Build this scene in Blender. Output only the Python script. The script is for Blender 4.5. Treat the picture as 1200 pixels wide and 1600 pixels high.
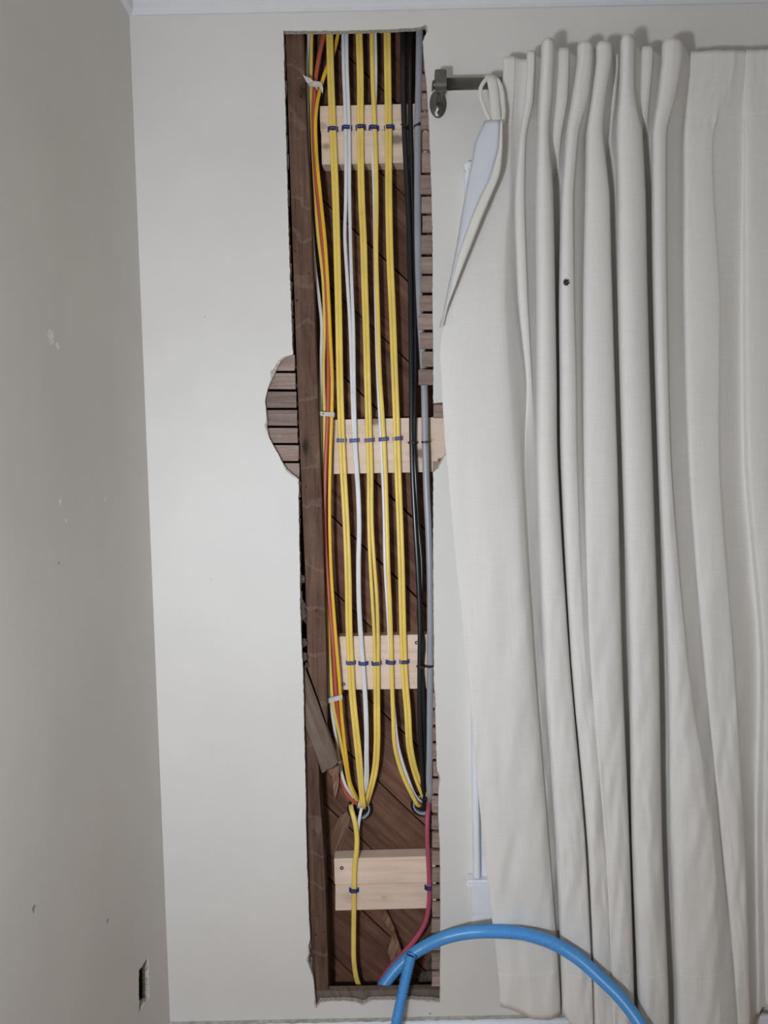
import bpy, bmesh, math, random
from mathutils import Vector, Matrix, noise, geometry
random.seed(7)
scene = bpy.context.scene
for o in list(bpy.data.objects): bpy.data.objects.remove(o)
COL = scene.collection

# ------------------------------------------------------------------ camera
F = 1130.0                      # focal length in pixels of the 1200x1600 frame
CAM = Vector((0.0, -1.67, 1.42))
TILT, ROLL = math.radians(3.6), math.radians(1.15)
_f = Vector((0, math.cos(TILT), -math.sin(TILT)))
_u0 = Vector((0, math.sin(TILT), math.cos(TILT)))
_r0 = Vector((1, 0, 0))
CU = (_u0*math.cos(ROLL) + _r0*math.sin(ROLL)).normalized()
CR = (_r0*math.cos(ROLL) - _u0*math.sin(ROLL)).normalized()
CF = _f
cd = bpy.data.cameras.new('camera'); cam = bpy.data.objects.new('camera', cd); COL.objects.link(cam)
cd.sensor_fit = 'VERTICAL'; cd.sensor_height = 36.0; cd.lens = 36.0*F/1600.0
cd.clip_start = 0.02
R3 = Matrix((CR, CU, -CF)).transposed()
cam.matrix_world = Matrix.Translation(CAM) @ R3.to_4x4()
scene.camera = cam

# ------------------------------------------------------------------ world, lights, exposure
w = bpy.data.worlds.new('world'); scene.world = w; w.use_nodes = True
bg = w.node_tree.nodes['Background']
bg.inputs[0].default_value = (1.0, 0.945, 0.84, 1); bg.inputs[1].default_value = 0.215
def area_light(name, loc, target, size, power, color):
    l = bpy.data.lights.new(name, 'AREA'); l.shape = 'DISK'; l.size = size; l.energy = power; l.color = color
    o = bpy.data.objects.new(name, l); COL.objects.link(o); o.location = loc
    o.rotation_euler = (Vector(target) - Vector(loc)).to_track_quat('-Z', 'Y').to_euler()
    return o
area_light('work_light', (-0.38, -1.74, 1.20), (-0.34, 0, 1.18), 0.15, 19.4, (0.885, 0.935, 1.02))
vs = scene.view_settings
vs.view_transform = 'Standard'; vs.look = 'None'; vs.exposure = 0.0; vs.gamma = 1.0; vs.use_curve_mapping = False

# ------------------------------------------------------------------ helpers
def ray(px, py): return (CR*((px-600.0)/F) + CU*((800.0-py)/F) + CF)
def at(px, py, Y=0.0):
    """the point seen at that pixel on the plane y = Y (Y > 0 is inside the wall)"""
    d = ray(px, py); t = (Y - CAM.y)/d.y
    return CAM + d*t
def at_x(px, py, X):
    d = ray(px, py); t = (X - CAM.x)/d.x
    return CAM + d*t

MATS = {}
def new_mat(name):
    m = bpy.data.materials.new(name); m.use_nodes = True
    nt = m.node_tree; b = nt.nodes['Principled BSDF']; MATS[name] = m
    return m, nt, b
def node(nt, t, **kw):
    n = nt.nodes.new(t)
    for k, v in kw.items():
        if k in n.inputs: n.inputs[k].default_value = v
        else: setattr(n, k, v)
    return n
def ramp(nt, fac, stops):
    r = nt.nodes.new('ShaderNodeValToRGB'); e = r.color_ramp.elements
    while len(e) < len(stops): e.new(0.5)
    for i, (p, c) in enumerate(stops):
        e[i].position = p; e[i].color = (c[0], c[1], c[2], 1)
    nt.links.new(fac, r.inputs[0]); return r
def coords(nt, kind='Object', scale=(1,1,1), rot=(0,0,0), loc=(0,0,0)):
    mp = nt.nodes.new('ShaderNodeMapping'); mp.inputs['Scale'].default_value = scale
    mp.inputs['Rotation'].default_value = rot; mp.inputs['Location'].default_value = loc
    if kind == 'World':
        g = nt.nodes.new('ShaderNodeNewGeometry'); nt.links.new(g.outputs['Position'], mp.inputs[0])
    else:
        t = nt.nodes.new('ShaderNodeTexCoord'); nt.links.new(t.outputs[kind], mp.inputs[0])
    return mp.outputs[0]
def bump(nt, b, h, strength=0.3, dist=0.002):
    n = nt.nodes.new('ShaderNodeBump'); n.inputs['Strength'].default_value = strength; n.inputs['Distance'].default_value = dist
    nt.links.new(h, n.inputs['Height']); nt.links.new(n.outputs[0], b.inputs['Normal']); return n
def mix(nt, fac, a, bb, mode='MIX'):
    n = nt.nodes.new('ShaderNodeMix'); n.data_type = 'RGBA'; n.blend_type = mode
    for s, v in ((0, fac), (6, a), (7, bb)):
        if hasattr(v, 'links'): nt.links.new(v, n.inputs[s])
        elif s == 0: n.inputs[0].default_value = v
        else: n.inputs[s].default_value = (v[0], v[1], v[2], 1)
    return n.outputs[2]
def noise_tex(nt, vec, scale, detail=4, rough=0.55, dist=0.0):
    n = nt.nodes.new('ShaderNodeTexNoise'); n.inputs['Scale'].default_value = scale; n.inputs['Detail'].default_value = detail
    n.inputs['Roughness'].default_value = rough; n.inputs['Distortion'].default_value = dist
    nt.links.new(vec, n.inputs['Vector']); return n.outputs[0]
def spots(nt, pts, rad, nscale=220.0, thr=0.55):
    """mask of ragged flecks round given world points"""
    g = nt.nodes.new('ShaderNodeNewGeometry'); acc = None
    for p, r in pts:
        d = nt.nodes.new('ShaderNodeVectorMath'); d.operation = 'DISTANCE'
        nt.links.new(g.outputs['Position'], d.inputs[0]); d.inputs[1].default_value = p
        m = nt.nodes.new('ShaderNodeMapRange'); m.inputs[1].default_value = r; m.inputs[2].default_value = 0.0
        nt.links.new(d.outputs['Value'], m.inputs[0])
        if acc is None: acc = m.outputs[0]
        else:
            x = nt.nodes.new('ShaderNodeMath'); x.operation = 'MAXIMUM'
            nt.links.new(acc, x.inputs[0]); nt.links.new(m.outputs[0], x.inputs[1]); acc = x.outputs[0]
    n = noise_tex(nt, g.outputs['Position'], nscale, 3, 0.6)
    mu = nt.nodes.new('ShaderNodeMath'); mu.operation = 'MULTIPLY'; nt.links.new(acc, mu.inputs[0]); nt.links.new(n, mu.inputs[1])
    r = ramp(nt, mu.outputs[0], [(thr*0.5, (0,0,0)), (thr*0.5+0.03, (1,1,1))])
    return r.outputs[0]

XL = at(233.5, 800, 0).x                     # the plane of the left wall

def paint(name, col, marks=()):
    m, nt, b = new_mat(name)
    v = coords(nt, 'World')
    n1 = noise_tex(nt, v, 3.2, 5, 0.6); n2 = noise_tex(nt, v, 260, 3, 0.6)
    c = ramp(nt, n1, [(0.3, [x*0.95 for x in col]), (0.7, [min(1, x*1.03) for x in col])]).outputs[0]
    for pts, rr, sc, thr, colr in marks:
        c = mix(nt, spots(nt, pts, rr, sc, thr), c, colr)
    nt.links.new(c, b.inputs['Base Color']); b.inputs['Roughness'].default_value = 0.55
    bump(nt, b, n2, 0.12, 0.001); return m
W_ALB = (0.71, 0.69, 0.655)
lw = lambda px, py, r: (at_x(px, py, XL), r)
paint('wall_paint', W_ALB, [([(at(672, 1584, 0), .004), (at(320, 495, 0), .002), (at(330, 905, 0), .002)], 0, 500, .5, (.1,.08,.06))])
paint('left_wall_paint', (0.72, 0.70, 0.655),
      [([lw(80,526,.030), lw(90,541,.016), lw(95,782,.016), lw(104,814,.010), lw(66,634,.005), lw(165,780,.012)], 0, 160, .62, (.9,.9,.88)),
       ([lw(52,1420,.02), lw(168,1440,.018), lw(92,880,.01)], 0, 120, .74, (.3,.29,.26))])
def plaster():
    m, nt, b = new_mat('raw_plaster'); v = coords(nt, 'World')
    n = noise_tex(nt, v, 180, 5, 0.7)
    c = ramp(nt, n, [(0.28, (0.24,0.20,0.165)), (0.5, (0.55,0.51,0.45)), (0.75, (.78,.76,.72))])
    nt.links.new(c.outputs[0], b.inputs['Base Color']); b.inputs['Roughness'].default_value = 0.95
    bump(nt, b, n, 0.9, 0.004)
plaster()
def simple(name, col, rough=0.5, metal=0.0, var=0.0, nscale=30, spec=0.5):
    m, nt, b = new_mat(name); b.inputs['Roughness'].default_value = rough; b.inputs['Metallic'].default_value = metal
    b.inputs['Specular IOR Level'].default_value = spec
    v = coords(nt, 'World'); n = noise_tex(nt, v, nscale, 4, 0.6)
    c = ramp(nt, n, [(0.3, [x*(1-var) for x in col]), (0.7, [min(1, x*(1+var)) for x in col])])
    nt.links.new(c.outputs[0], b.inputs['Base Color']); return m, nt, b
def cable_mat(name, col, rough=0.38):
    """plastic sheath with faint printing specks along it"""
    m, nt, b = new_mat(name); b.inputs['Roughness'].default_value = rough
    v = coords(nt, 'World'); n = noise_tex(nt, v, 14, 3, 0.5)
    c = ramp(nt, n, [(0.3, [x*0.9 for x in col]), (0.7, [min(1, x*1.06) for x in col])]).outputs[0]
    v2 = coords(nt, 'World', (1,1,0.45)); n2 = noise_tex(nt, v2, 420, 2, 0.5)
    msk = ramp(nt, n2, [(0.67, (0,0,0)), (0.73, (.30,.30,.30))]).outputs[0]
    c = mix(nt, msk, c, [x*0.35 for x in col])
    nt.links.new(c, b.inputs['Base Color']); return m
def wood(name, dark, mid, light, axis='z', rot=0.0, gscale=26, dirt=None, bumpd=0.0015, knots=False, rough=0.8, vary=.18, nails=False):
    m, nt, b = new_mat(name); b.inputs['Roughness'].default_value = rough
    b.inputs['Specular IOR Level'].default_value = 0.25
    sc = {'x': (0.07,1,1), 'y': (1,0.07,1), 'z': (1,1,0.07)}[axis]
    mp = nt.nodes.new('ShaderNodeMapping'); mp.inputs['Rotation'].default_value = (0, rot, 0)
    g = nt.nodes.new('ShaderNodeNewGeometry'); oi = nt.nodes.new('ShaderNodeObjectInfo')
    ad = nt.nodes.new('ShaderNodeVectorMath'); ad.operation = 'ADD'
    ml = nt.nodes.new('ShaderNodeVectorMath'); ml.operation = 'SCALE'; ml.inputs[0].default_value = (3.1, 1.7, 5.3)
    nt.links.new(oi.outputs['Random'], ml.inputs['Scale'])
    nt.links.new(g.outputs['Position'], mp.inputs[0]); nt.links.new(mp.outputs[0], ad.inputs[0]); nt.links.new(ml.outputs[0], ad.inputs[1])
    s2 = nt.nodes.new('ShaderNodeVectorMath'); s2.operation = 'MULTIPLY'; s2.inputs[1].default_value = sc
    nt.links.new(ad.outputs[0], s2.inputs[0])
    n1 = noise_tex(nt, s2.outputs[0], gscale*4, 6, 0.65, 0.4)
    n2 = noise_tex(nt, ad.outputs[0], 9, 3, 0.6)
    c = ramp(nt, n1, [(0.28, dark), (0.5, mid), (0.75, light)]).outputs[0]
    c = mix(nt, ramp(nt, n2, [(0.35, (.0,.0,.0)), (0.7, (.55,.55,.55))]).outputs[0], c, dark)
    # each piece a little lighter or darker than the next
    hs = nt.nodes.new('ShaderNodeHueSaturation'); mr = nt.nodes.new('ShaderNodeMapRange')
    mr.inputs[3].default_value = 1-vary; mr.inputs[4].default_value = 1+vary
    nt.links.new(oi.outputs['Random'], mr.inputs[0]); nt.links.new(mr.outputs[0], hs.inputs['Value']); nt.links.new(c, hs.inputs['Color'])
    c = hs.outputs[0]
    if knots:
        vo = nt.nodes.new('ShaderNodeTexVoronoi'); vo.inputs['Scale'].default_value = 7.5
        s3 = nt.nodes.new('ShaderNodeVectorMath'); s3.operation = 'MULTIPLY'
        s3.inputs[1].default_value = {'x': (0.7,1,1.3), 'z': (1.5,1,0.7), 'y': (1,1,1)}[axis]
        nt.links.new(ad.outputs[0], s3.inputs[0]); nt.links.new(s3.outputs[0], vo.inputs['Vector'])
        kc = ramp(nt, vo.outputs['Distance'], [(0.07, (1,1,1)), (0.13, (.25,.25,.25)), (0.2, (0,0,0))]).outputs[0]
        c = mix(nt, kc, c, [x*0.42 for x in dark])
    if vary < .1:
        for kp, kr, st in ((at(510,229,.0735), .0085, .75), (at(503,197,.0735), .010, .45), (at(556,712,.0735), .006, .4), (at(600,1402,.0735), .005, .3)):
            d = nt.nodes.new('ShaderNodeVectorMath'); d.operation = 'DISTANCE'
            sq = nt.nodes.new('ShaderNodeVectorMath'); sq.operation = 'MULTIPLY'; sq.inputs[1].default_value = (.8,.3,1.15)
            nt.links.new(g.outputs['Position'], sq.inputs[0]); nt.links.new(sq.outputs[0], d.inputs[0]); d.inputs[1].default_value = (kp.x*.8, kp.y*.3, kp.z*1.15)
            kc = ramp(nt, d.outputs['Value'], [(0.0, (st,st,st)), (kr*.8, (st*.8,)*3), (kr*1.15, (0,0,0))]).outputs[0]
            c = mix(nt, kc, c, (.26,.155,.10))
    if dirt:
        n3 = noise_tex(nt, ad.outputs[0], 150, 4, 0.7)
        c = mix(nt, ramp(nt, n3, [(0.60, (0,0,0)), (0.78, (.7,.7,.7))]).outputs[0], c, dirt)
    if nails:
        vo = nt.nodes.new('ShaderNodeTexVoronoi'); vo.inputs['Scale'].default_value = 28
        nt.links.new(ad.outputs[0], vo.inputs['Vector'])
        c = mix(nt, ramp(nt, vo.outputs['Distance'], [(0.055, (1,1,1)), (0.075, (0,0,0))]).outputs[0], c, (.02,.012,.01))
        wv = nt.nodes.new('ShaderNodeTexWave'); wv.bands_direction = 'Z'; wv.inputs['Scale'].default_value = 2.6; wv.inputs['Distortion'].default_value = 9.0; wv.inputs['Detail'].default_value = 4; wv.inputs['Detail Scale'].default_value = 2.5
        nt.links.new(ad.outputs[0], wv.inputs['Vector'])
        c = mix(nt, ramp(nt, wv.outputs[1], [(0.95, (0,0,0)), (0.995, (.17,.17,.17))]).outputs[0], c, (.34,.27,.22))
    nt.links.new(c, b.inputs['Base Color'])
    bump(nt, b, n1, 0.5, bumpd); return m
wood('old_stud', (.058,.031,.021), (.140,.082,.057), (.205,.130,.092), 'z', 0, 22, dirt=(.25,.20,.16), knots=True, nails=True)
wood('old_brace', (.105,.076,.058), (.190,.142,.112), (.26,.20,.165), 'z', 0.32, 22, dirt=(.26,.22,.18))
wood('old_sheathing', (.070,.034,.023), (.190,.093,.060), (.31,.165,.110), 'x', math.radians(-43.5), 14, knots=False)
wood('old_lath', (.19,.135,.112), (.31,.228,.192), (.42,.33,.285), 'x', 0, 30, dirt=(.55,.48,.43))
wood('new_pine', (.68,.51,.385), (.82,.66,.53), (.88,.74,.62), 'x', 0, 16, bumpd=0.0004, knots=True, rough=0.6, vary=.05)
wood('splinter_wood', (.10,.050,.032), (.24,.130,.085), (.44,.28,.19), 'z', -0.4, 30)
cable_mat('yellow_sheath', (.86,.635,.14)); cable_mat('amber_sheath', (.84,.50,.04)); cable_mat('olive_sheath', (.50,.40,.10))
cable_mat('white_sheath', (.76,.76,.77)); cable_mat('red_sheath', (.50,.105,.060)); cable_mat('black_sheath', (.014,.014,.016), 0.28)
cable_mat('grey_sheath', (.33,.34,.37), 0.35); cable_mat('crimson_sheath', (.46,.085,.14), 0.5)
simple('blue_plastic', (.085,.33,.70), 0.34, 0, .06)
simple('navy_plastic', (.018,.021,.14), 0.4, 0, .15); simple('black_plastic', (.012,.012,.013), 0.45)
simple('staple_steel', (.16,.17,.30), 0.45, 0.3, .1)
simple('white_strap', (.62,.58,.53), 0.6, 0, .15, 90)
simple('pewter', (.17,.165,.15), 0.36, 0.85, .12, 60); simple('dark_steel', (.12,.12,.12), 0.4, 0.9)
simple('trim_white', (.82,.85,.90), 0.35, 0, .03); simple('stool_white', (.82,.84,.89), 0.3, 0, .03)
simple('crown_white', (.72,.73,.75), 0.4, 0, .02)
simple('ceiling_paint', (.74,.73,.70), 0.7, 0, .02)
simple('shade_black', (.008,.007,.006), 0.95); simple('box_grey', (.05,.052,.058), 0.6, 0, .2)  # first one: flat black standing in for shade in gaps and bushing mouths
simple('ledge_dust', (.42,.40,.35), 0.9, 0, .3, 60)
simple('floor_board', (.30,.19,.11), 0.45, 0, .2, 8)
simple('ring_grey', (.42,.43,.44), 0.5, 0, .08)
simple('debris', (.085,.070,.056), 0.95, 0, .5, 120)
m, nt, b = new_mat('pane_glass'); b.inputs['Base Color'].default_value = (.85,.9,.92,1); b.inputs['Roughness'].default_value = 0.02
b.inputs['Transmission Weight'].default_value = 1.0
def cloth(name, col, stain=()):
    m, nt, b = new_mat(name); b.inputs['Roughness'].default_value = 0.9
    b.inputs['Specular IOR Level'].default_value = 0.15; b.inputs['Sheen Weight'].default_value = 0.12
    v = coords(nt, 'World')
    va = coords(nt, 'World', (1,1,0.02)); vb = coords(nt, 'World', (0.03,0.03,1))
    a = noise_tex(nt, va, 650, 2, 0.6); bb = noise_tex(nt, vb, 620, 2, 0.6); big = noise_tex(nt, v, 5, 4, 0.6)
    ad = nt.nodes.new('ShaderNodeMath'); ad.operation = 'ADD'; nt.links.new(a, ad.inputs[0]); nt.links.new(bb, ad.inputs[1])
    c = ramp(nt, ad.outputs[0], [(0.75/2, [x*0.955 for x in col]), (1.3/2, [min(1,x*1.03) for x in col])])
    hf = nt.nodes.new('ShaderNodeMath'); hf.operation = 'MULTIPLY'; hf.inputs[1].default_value = 0.5
    nt.links.new(ad.outputs[0], hf.inputs[0]); nt.links.new(hf.outputs[0], c.inputs[0])
    c = mix(nt, ramp(nt, big, [(0.3, (.12,.12,.12)), (0.6, (0,0,0))]).outputs[0], c.outputs[0], [x*0.86 for x in col])
    if stain: c = mix(nt, spots(nt, stain, 0, 420, .46), c, (.02,.02,.018))
    nt.links.new(c, b.inputs['Base Color']); b1 = bump(nt, b, ad.outputs[0], 0.38, 0.0007)
    if stain:                                  # doubled cloth of the hem and of the heading
        g = nt.nodes.new('ShaderNodeNewGeometry'); sp = nt.nodes.new('ShaderNodeSeparateXYZ'); nt.links.new(g.outputs['Position'], sp.inputs[0])
        z1, z2 = at(860,1524,-.115).z, at(1130,180,-.09).z
        m1 = nt.nodes.new('ShaderNodeMapRange'); m1.inputs[1].default_value = z1-.001; m1.inputs[2].default_value = z1+.001; m1.inputs[3].default_value = 1; m1.inputs[4].default_value = 0
        m2 = nt.nodes.new('ShaderNodeMapRange'); m2.inputs[1].default_value = z2-.001; m2.inputs[2].default_value = z2+.001
        nt.links.new(sp.outputs[2], m1.inputs[0]); nt.links.new(sp.outputs[2], m2.inputs[0])
        s_ = nt.nodes.new('ShaderNodeMath'); nt.links.new(m1.outputs[0], s_.inputs[0]); nt.links.new(m2.outputs[0], s_.inputs[1])
        b2 = nt.nodes.new('ShaderNodeBump'); b2.inputs['Strength'].default_value = 0.8; b2.inputs['Distance'].default_value = 0.0012
        nt.links.new(s_.outputs[0], b2.inputs['Height']); nt.links.new(b1.outputs[0], b2.inputs['Normal']); nt.links.new(b2.outputs[0], b.inputs['Normal'])
cloth('linen', (.735,.715,.68), [(at(885,440,-.128), .0155), (at(875,423,-.12), .004), (at(841,345,-.12), .003), (at(905,117,-.13), .004)])
cloth('linen_lining', (.63,.65,.70)); cloth('linen_hem', (.72,.70,.65))

# -------------------------------------------------- object helpers
def tag(o, label=None, cat=None, group=None, kind=None):
    if label: o['label'] = label
    if cat: o['category'] = cat
    if group: o['group'] = group
    if kind: o['kind'] = kind
    return o
def empty(name, loc):
    o = bpy.data.objects.new(name, None); o.location = loc; o.empty_display_size = 0.03; COL.objects.link(o); return o
def attach(o, parent):
    if parent is not None:
        o.parent = parent; o.matrix_parent_inverse = Matrix.Translation(-parent.location)
def mesh_obj(name, verts, faces, mat, parent=None, smooth=False, bevel=0.0, mats=None, fmat=None):
    """verts in world space; the origin goes to the base of the bounding box"""
    vs_ = [Vector(v) for v in verts]
    lo = Vector([min(v[i] for v in vs_) for i in range(3)]); hi = Vector([max(v[i] for v in vs_) for i in range(3)])
    org = Vector(((lo.x+hi.x)/2, (lo.y+hi.y)/2, lo.z))
    me = bpy.data.meshes.new(name); me.from_pydata([v-org for v in vs_], [], faces)
    bm = bmesh.new(); bm.from_mesh(me); bmesh.ops.recalc_face_normals(bm, faces=bm.faces)
    if bevel: bmesh.ops.bevel(bm, geom=bm.edges[:], offset=bevel, segments=2, affect='EDGES', clamp_overlap=True)
    bm.to_mesh(me); bm.free()
    for mm in (mats or [mat]): me.materials.append(MATS[mm])
    if smooth:
        for p in me.polygons: p.use_smooth = True
    o = bpy.data.objects.new(name, me); o.location = org; COL.objects.link(o); attach(o, parent)
    return o
def prism(name, poly, Y0, Y1, mat, parent=None, bevel=0.0, px=True):
    """a slab whose front outline is traced at depth Y0; the back is the same outline pushed straight in"""
    fr = [at(p[0], p[1], Y0) for p in poly] if px else [Vector((p[0], Y0, p[1])) for p in poly]
    n = len(fr); bk = [Vector((v.x, Y1, v.z)) for v in fr]
    faces = [list(range(n)), list(range(2*n-1, n-1, -1))] + [[i, (i+1) % n, n+(i+1) % n, n+i] for i in range(n)]
    return mesh_obj(name, fr+bk, faces, mat, parent, bevel=bevel)
def box(name, lo, hi, mat, parent=None, bevel=0.0):
    x0,y0,z0 = lo; x1,y1,z1 = hi
    v = [(x0,y0,z0),(x1,y0,z0),(x1,y1,z0),(x0,y1,z0),(x0,y0,z1),(x1,y0,z1),(x1,y1,z1),(x0,y1,z1)]
    f = [(0,3,2,1),(4,5,6,7),(0,1,5,4),(1,2,6,5),(2,3,7,6),(3,0,4,7)]
    return mesh_obj(name, v, f, mat, parent, bevel=bevel)
def catmull(P, t):
    """P: list of vectors/tuples, t in [0, n-1]; centripetal-free uniform Catmull-Rom"""
    n = len(P); i = min(int(t), n-2); u = t-i
    p0 = P[max(i-1,0)]; p1 = P[i]; p2 = P[i+1]; p3 = P[min(i+2,n-1)]
    return [0.5*((2*b_)+(-a+c)*u+(2*a-5*b_+4*c-d)*u*u+(-a+3*b_-3*c+d)*u**3) for a,b_,c,d in zip(p0,p1,p2,p3)]
def path_px(ctrl, step=0.012):
    """ctrl: (px, py, Y) -> smooth evenly spaced world path"""
    W = [at(c[0], c[1], c[2]) for c in ctrl]
    return smooth_path(W, step)
def smooth_path(W, step):
    W = [Vector(v) for v in W]
    # chord-length Hermite spline (no overshoot with uneven spacing)
    L = [0.0]
    for a, c in zip(W, W[1:]): L.append(L[-1] + max((c-a).length, 1e-6))
    n = len(W); T = []
    for i in range(n):
        if i == 0: T.append((W[1]-W[0])/(L[1]-L[0]))
        elif i == n-1: T.append((W[-1]-W[-2])/(L[-1]-L[-2]))
        else:
            h0 = L[i]-L[i-1]; h1 = L[i+1]-L[i]
            T.append(((W[i]-W[i-1])/h0*h1 + (W[i+1]-W[i])/h1*h0)/(h0+h1))
    out = []; N = max(2, int(L[-1]/step)+1); j = 0
    for k in range(N+1):
        s = L[-1]*k/N
        while j < n-2 and s > L[j+1]: j += 1
        h = L[j+1]-L[j]; u = (s-L[j])/h
        out.append(W[j]*(2*u**3-3*u*u+1) + T[j]*h*(u**3-2*u*u+u) + W[j+1]*(-2*u**3+3*u*u) + T[j+1]*h*(u**3-u*u))
    return out
def sweep(name, path, wx, wy, mat, parent=None, sides=12, rad=None, power=2.6, inner=None):
    """sweep a rounded section; wx = half width across the view, wy = half depth. rad(s) scales it along the length."""
    verts = []; faces = []; s = 0.0
    n = len(path)
    for i, p in enumerate(path):
        t = (path[min(i+1,n-1)] - path[max(i-1,0)]).normalized()
        if i: s += (p-path[i-1]).length
        d = Vector((0,-1,0)); dn = d - t*d.dot(t)
        if dn.length < 0.2: dn = Vector((0,0,1)) - t*t.z
        dn.normalize(); sd = t.cross(dn).normalized()
        k = 1.0 if rad is None else (rad[i % len(rad)] if isinstance(rad, list) else rad(s))
        for j in range(sides):
            a = 2*math.pi*j/sides; ca, sa = math.cos(a), math.sin(a)
            e = 2.0/power
            verts.append(p + sd*(wx*k*math.copysign(abs(ca)**e, ca)) + dn*(wy*k*math.copysign(abs(sa)**e, sa)))
    for i in range(n-1):
        for j in range(sides):
            a = i*sides+j; c = i*sides+(j+1) % sides
            faces.append((a, c, c+sides, a+sides))
    if inner is None:
        faces.append(list(range(sides-1,-1,-1))); faces.append([(n-1)*sides+j for j in range(sides)])
    else:                                    # open pipe: wall thickness shown at the first end
        base = len(verts)
        for i in range(min(n, 40)):
            c0 = path[i]
            for j in range(sides): verts.append(c0 + (verts[i*sides+j]-c0)*inner)
        m_ = min(n, 40)
        for i in range(m_-1):
            for j in range(sides):
                a = base+i*sides+j; c = base+i*sides+(j+1) % sides
                faces.append((a, a+sides, c+sides, c))
        for j in range(sides): faces.append((j, base+j, base+(j+1) % sides, (j+1) % sides))
        faces.append([(n-1)*sides+j for j in range(sides)])
        faces.append([base+(m_-1)*sides+j for j in range(sides)])
    return mesh_obj(name, verts, faces, mat, parent, smooth=True)
def lathe(name, prof, origin, axis, mat, parent=None, seg=24, sx=1.0, sz=1.0):
    """prof: (r, h) pairs; axis 'y' (towards the room for +h) or 'x' or 'z'"""
    verts = []; faces = []
    for r, h in prof:
        for j in range(seg):
            a = 2*math.pi*j/seg; c, s_ = r*math.cos(a), r*math.sin(a)
            v = {'y': (c*sx, -h, s_*sz), 'x': (h, c*sx, s_*sz), 'z': (c*sx, s_*sz, h)}[axis]
            verts.append(Vector(origin)+Vector(v))
    for i in range(len(prof)-1):
        for j in range(seg):
            faces.append((i*seg+j, i*seg+(j+1) % seg, (i+1)*seg+(j+1) % seg, (i+1)*seg+j))
    faces.append(list(range(seg))[::-1]); faces.append([(len(prof)-1)*seg+j for j in range(seg)])
    return mesh_obj(name, verts, faces, mat, parent, smooth=True)
def filled(name, loops, thick, to3d, mats, parent=None, side=True):
    """a flat sheet with holes: loops are lists of 2-D points, to3d(x, y, depth)"""
    cu = bpy.data.curves.new(name, 'CURVE'); cu.dimensions = '2D'; cu.fill_mode = 'BOTH'; cu.extrude = thick/2
    for lp in loops:
        sp = cu.splines.new('POLY'); sp.points.add(len(lp)-1); sp.use_cyclic_u = True
        for p, q in zip(sp.points, lp): p.co = (q[0], q[1], 0, 1)
    tmp = bpy.data.objects.new(name, cu); COL.objects.link(tmp)
    dg = bpy.context.evaluated_depsgraph_get()
    me = bpy.data.meshes.new_from_object(tmp.evaluated_get(dg))
    vs_ = [v.co.copy() for v in me.vertices]; fs = [list(p.vertices) for p in me.polygons]
    bpy.data.objects.remove(tmp); bpy.data.curves.remove(cu); bpy.data.meshes.remove(me)
    o = mesh_obj(name, [to3d(v.x, v.y, v.z+thick/2) for v in vs_], fs, mats[0], parent, mats=mats)
    return o

# ================================================================== THE SETTING
ZB = at(600, 1591, 0).z                       # top of the baseboard
ZC = at(440, 21, 0).z                         # lower edge of the crown moulding
ZTOP = ZC + 0.075
XR = 2.3
YB = -3.2
# hole in the plaster, traced round its edge
HOLE = [(443,48),(444,100),(446,170),(448,250),(450,330),(452,400),(455,480),(457,540),(458,554),
        (449,557),(440,562),(433,575),(426,590),(420,603),(416,616),(414,628),(416,640),(417,655),(417,668),(421,685),(427,696),
        (434,708),(441,722),(448,733),(456,740),(463,745),(467,749),
        (467,800),(468,860),(469,900),(469,945),(471,1000),(474,1060),(475,1130),(477,1200),(478,1260),(479,1330),(481,1380),(483,1440),
        (485,1468),(482,1478),(484,1490),(481,1500),(486,1515),(490,1530),(492,1555),(494,1574),(500,1565),(540,1564),(558,1566),(568,1569),(580,1563),
        (640,1562),(680,1564),(687,1566),(688,1480),(688,1400),(687,1320),(685,1280),(685,1240),(686,1215),(683,1205),(681,1150),(680,1090),
        (678,1075),(678,1000),(677,900),(677,800),(677,738),(684,730),(690,718),(696,708),(702,698),(705,680),(705,650),(701,632),(697,629),(677,630),
        (677,560),(676,480),(676,380),(675,330),(673,260),(668,150),(665,120),(662,90),(661,64),(667,48),(664,40),(657,43),(600,46),(520,48)]
def densify(lp, step, jit, closed=True):
    out = []
    for i in range(len(lp)):
        a = Vector(lp[i]); c = Vector(lp[(i+1) % len(lp)]); n = max(1, int((c-a).length/step))
        for k in range(n):
            p = a.lerp(c, k/n); q = p*0.35
            jx = noise.noise((q.x, q.y, 1.3))*jit + random.uniform(-.3,.3)*jit
            jy = noise.noise((q.x, q.y, 7.9))*jit + random.uniform(-.3,.3)*jit
            out.append((p.x+jx, p.y+jy))
    return out
def torn(lp, lobes, extra):
    """push the paint edge outwards from the plaster edge: a little everywhere, more where it has torn"""
    n = len(lp); out = []
    area = sum(lp[i][0]*lp[(i+1) % n][1]-lp[(i+1) % n][0]*lp[i][1] for i in range(n)); sg = 1 if area > 0 else -1
    for i, (x, y) in enumerate(lp):
        a = Vector(lp[i-3]); c = Vector(lp[(i+3) % n]); t = (c-a).normalized(); nrm = Vector((t.y, -t.x))*sg
        amt = extra*(0.4+0.6*abs(noise.noise((x*.12, y*.12, 3.0)))*2)
        for lx, ly, r, k in lobes:
            d = math.hypot(x-lx, y-ly)
            if d < r: amt += k*(1-d/r)*(0.5+abs(noise.noise((x*.5, y*.5, 5.0)))*1.4)
        out.append((x+nrm.x*amt, y+nrm.y*amt))
    return out
hole_px = densify(HOLE, 4.0, 0.8)
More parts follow.
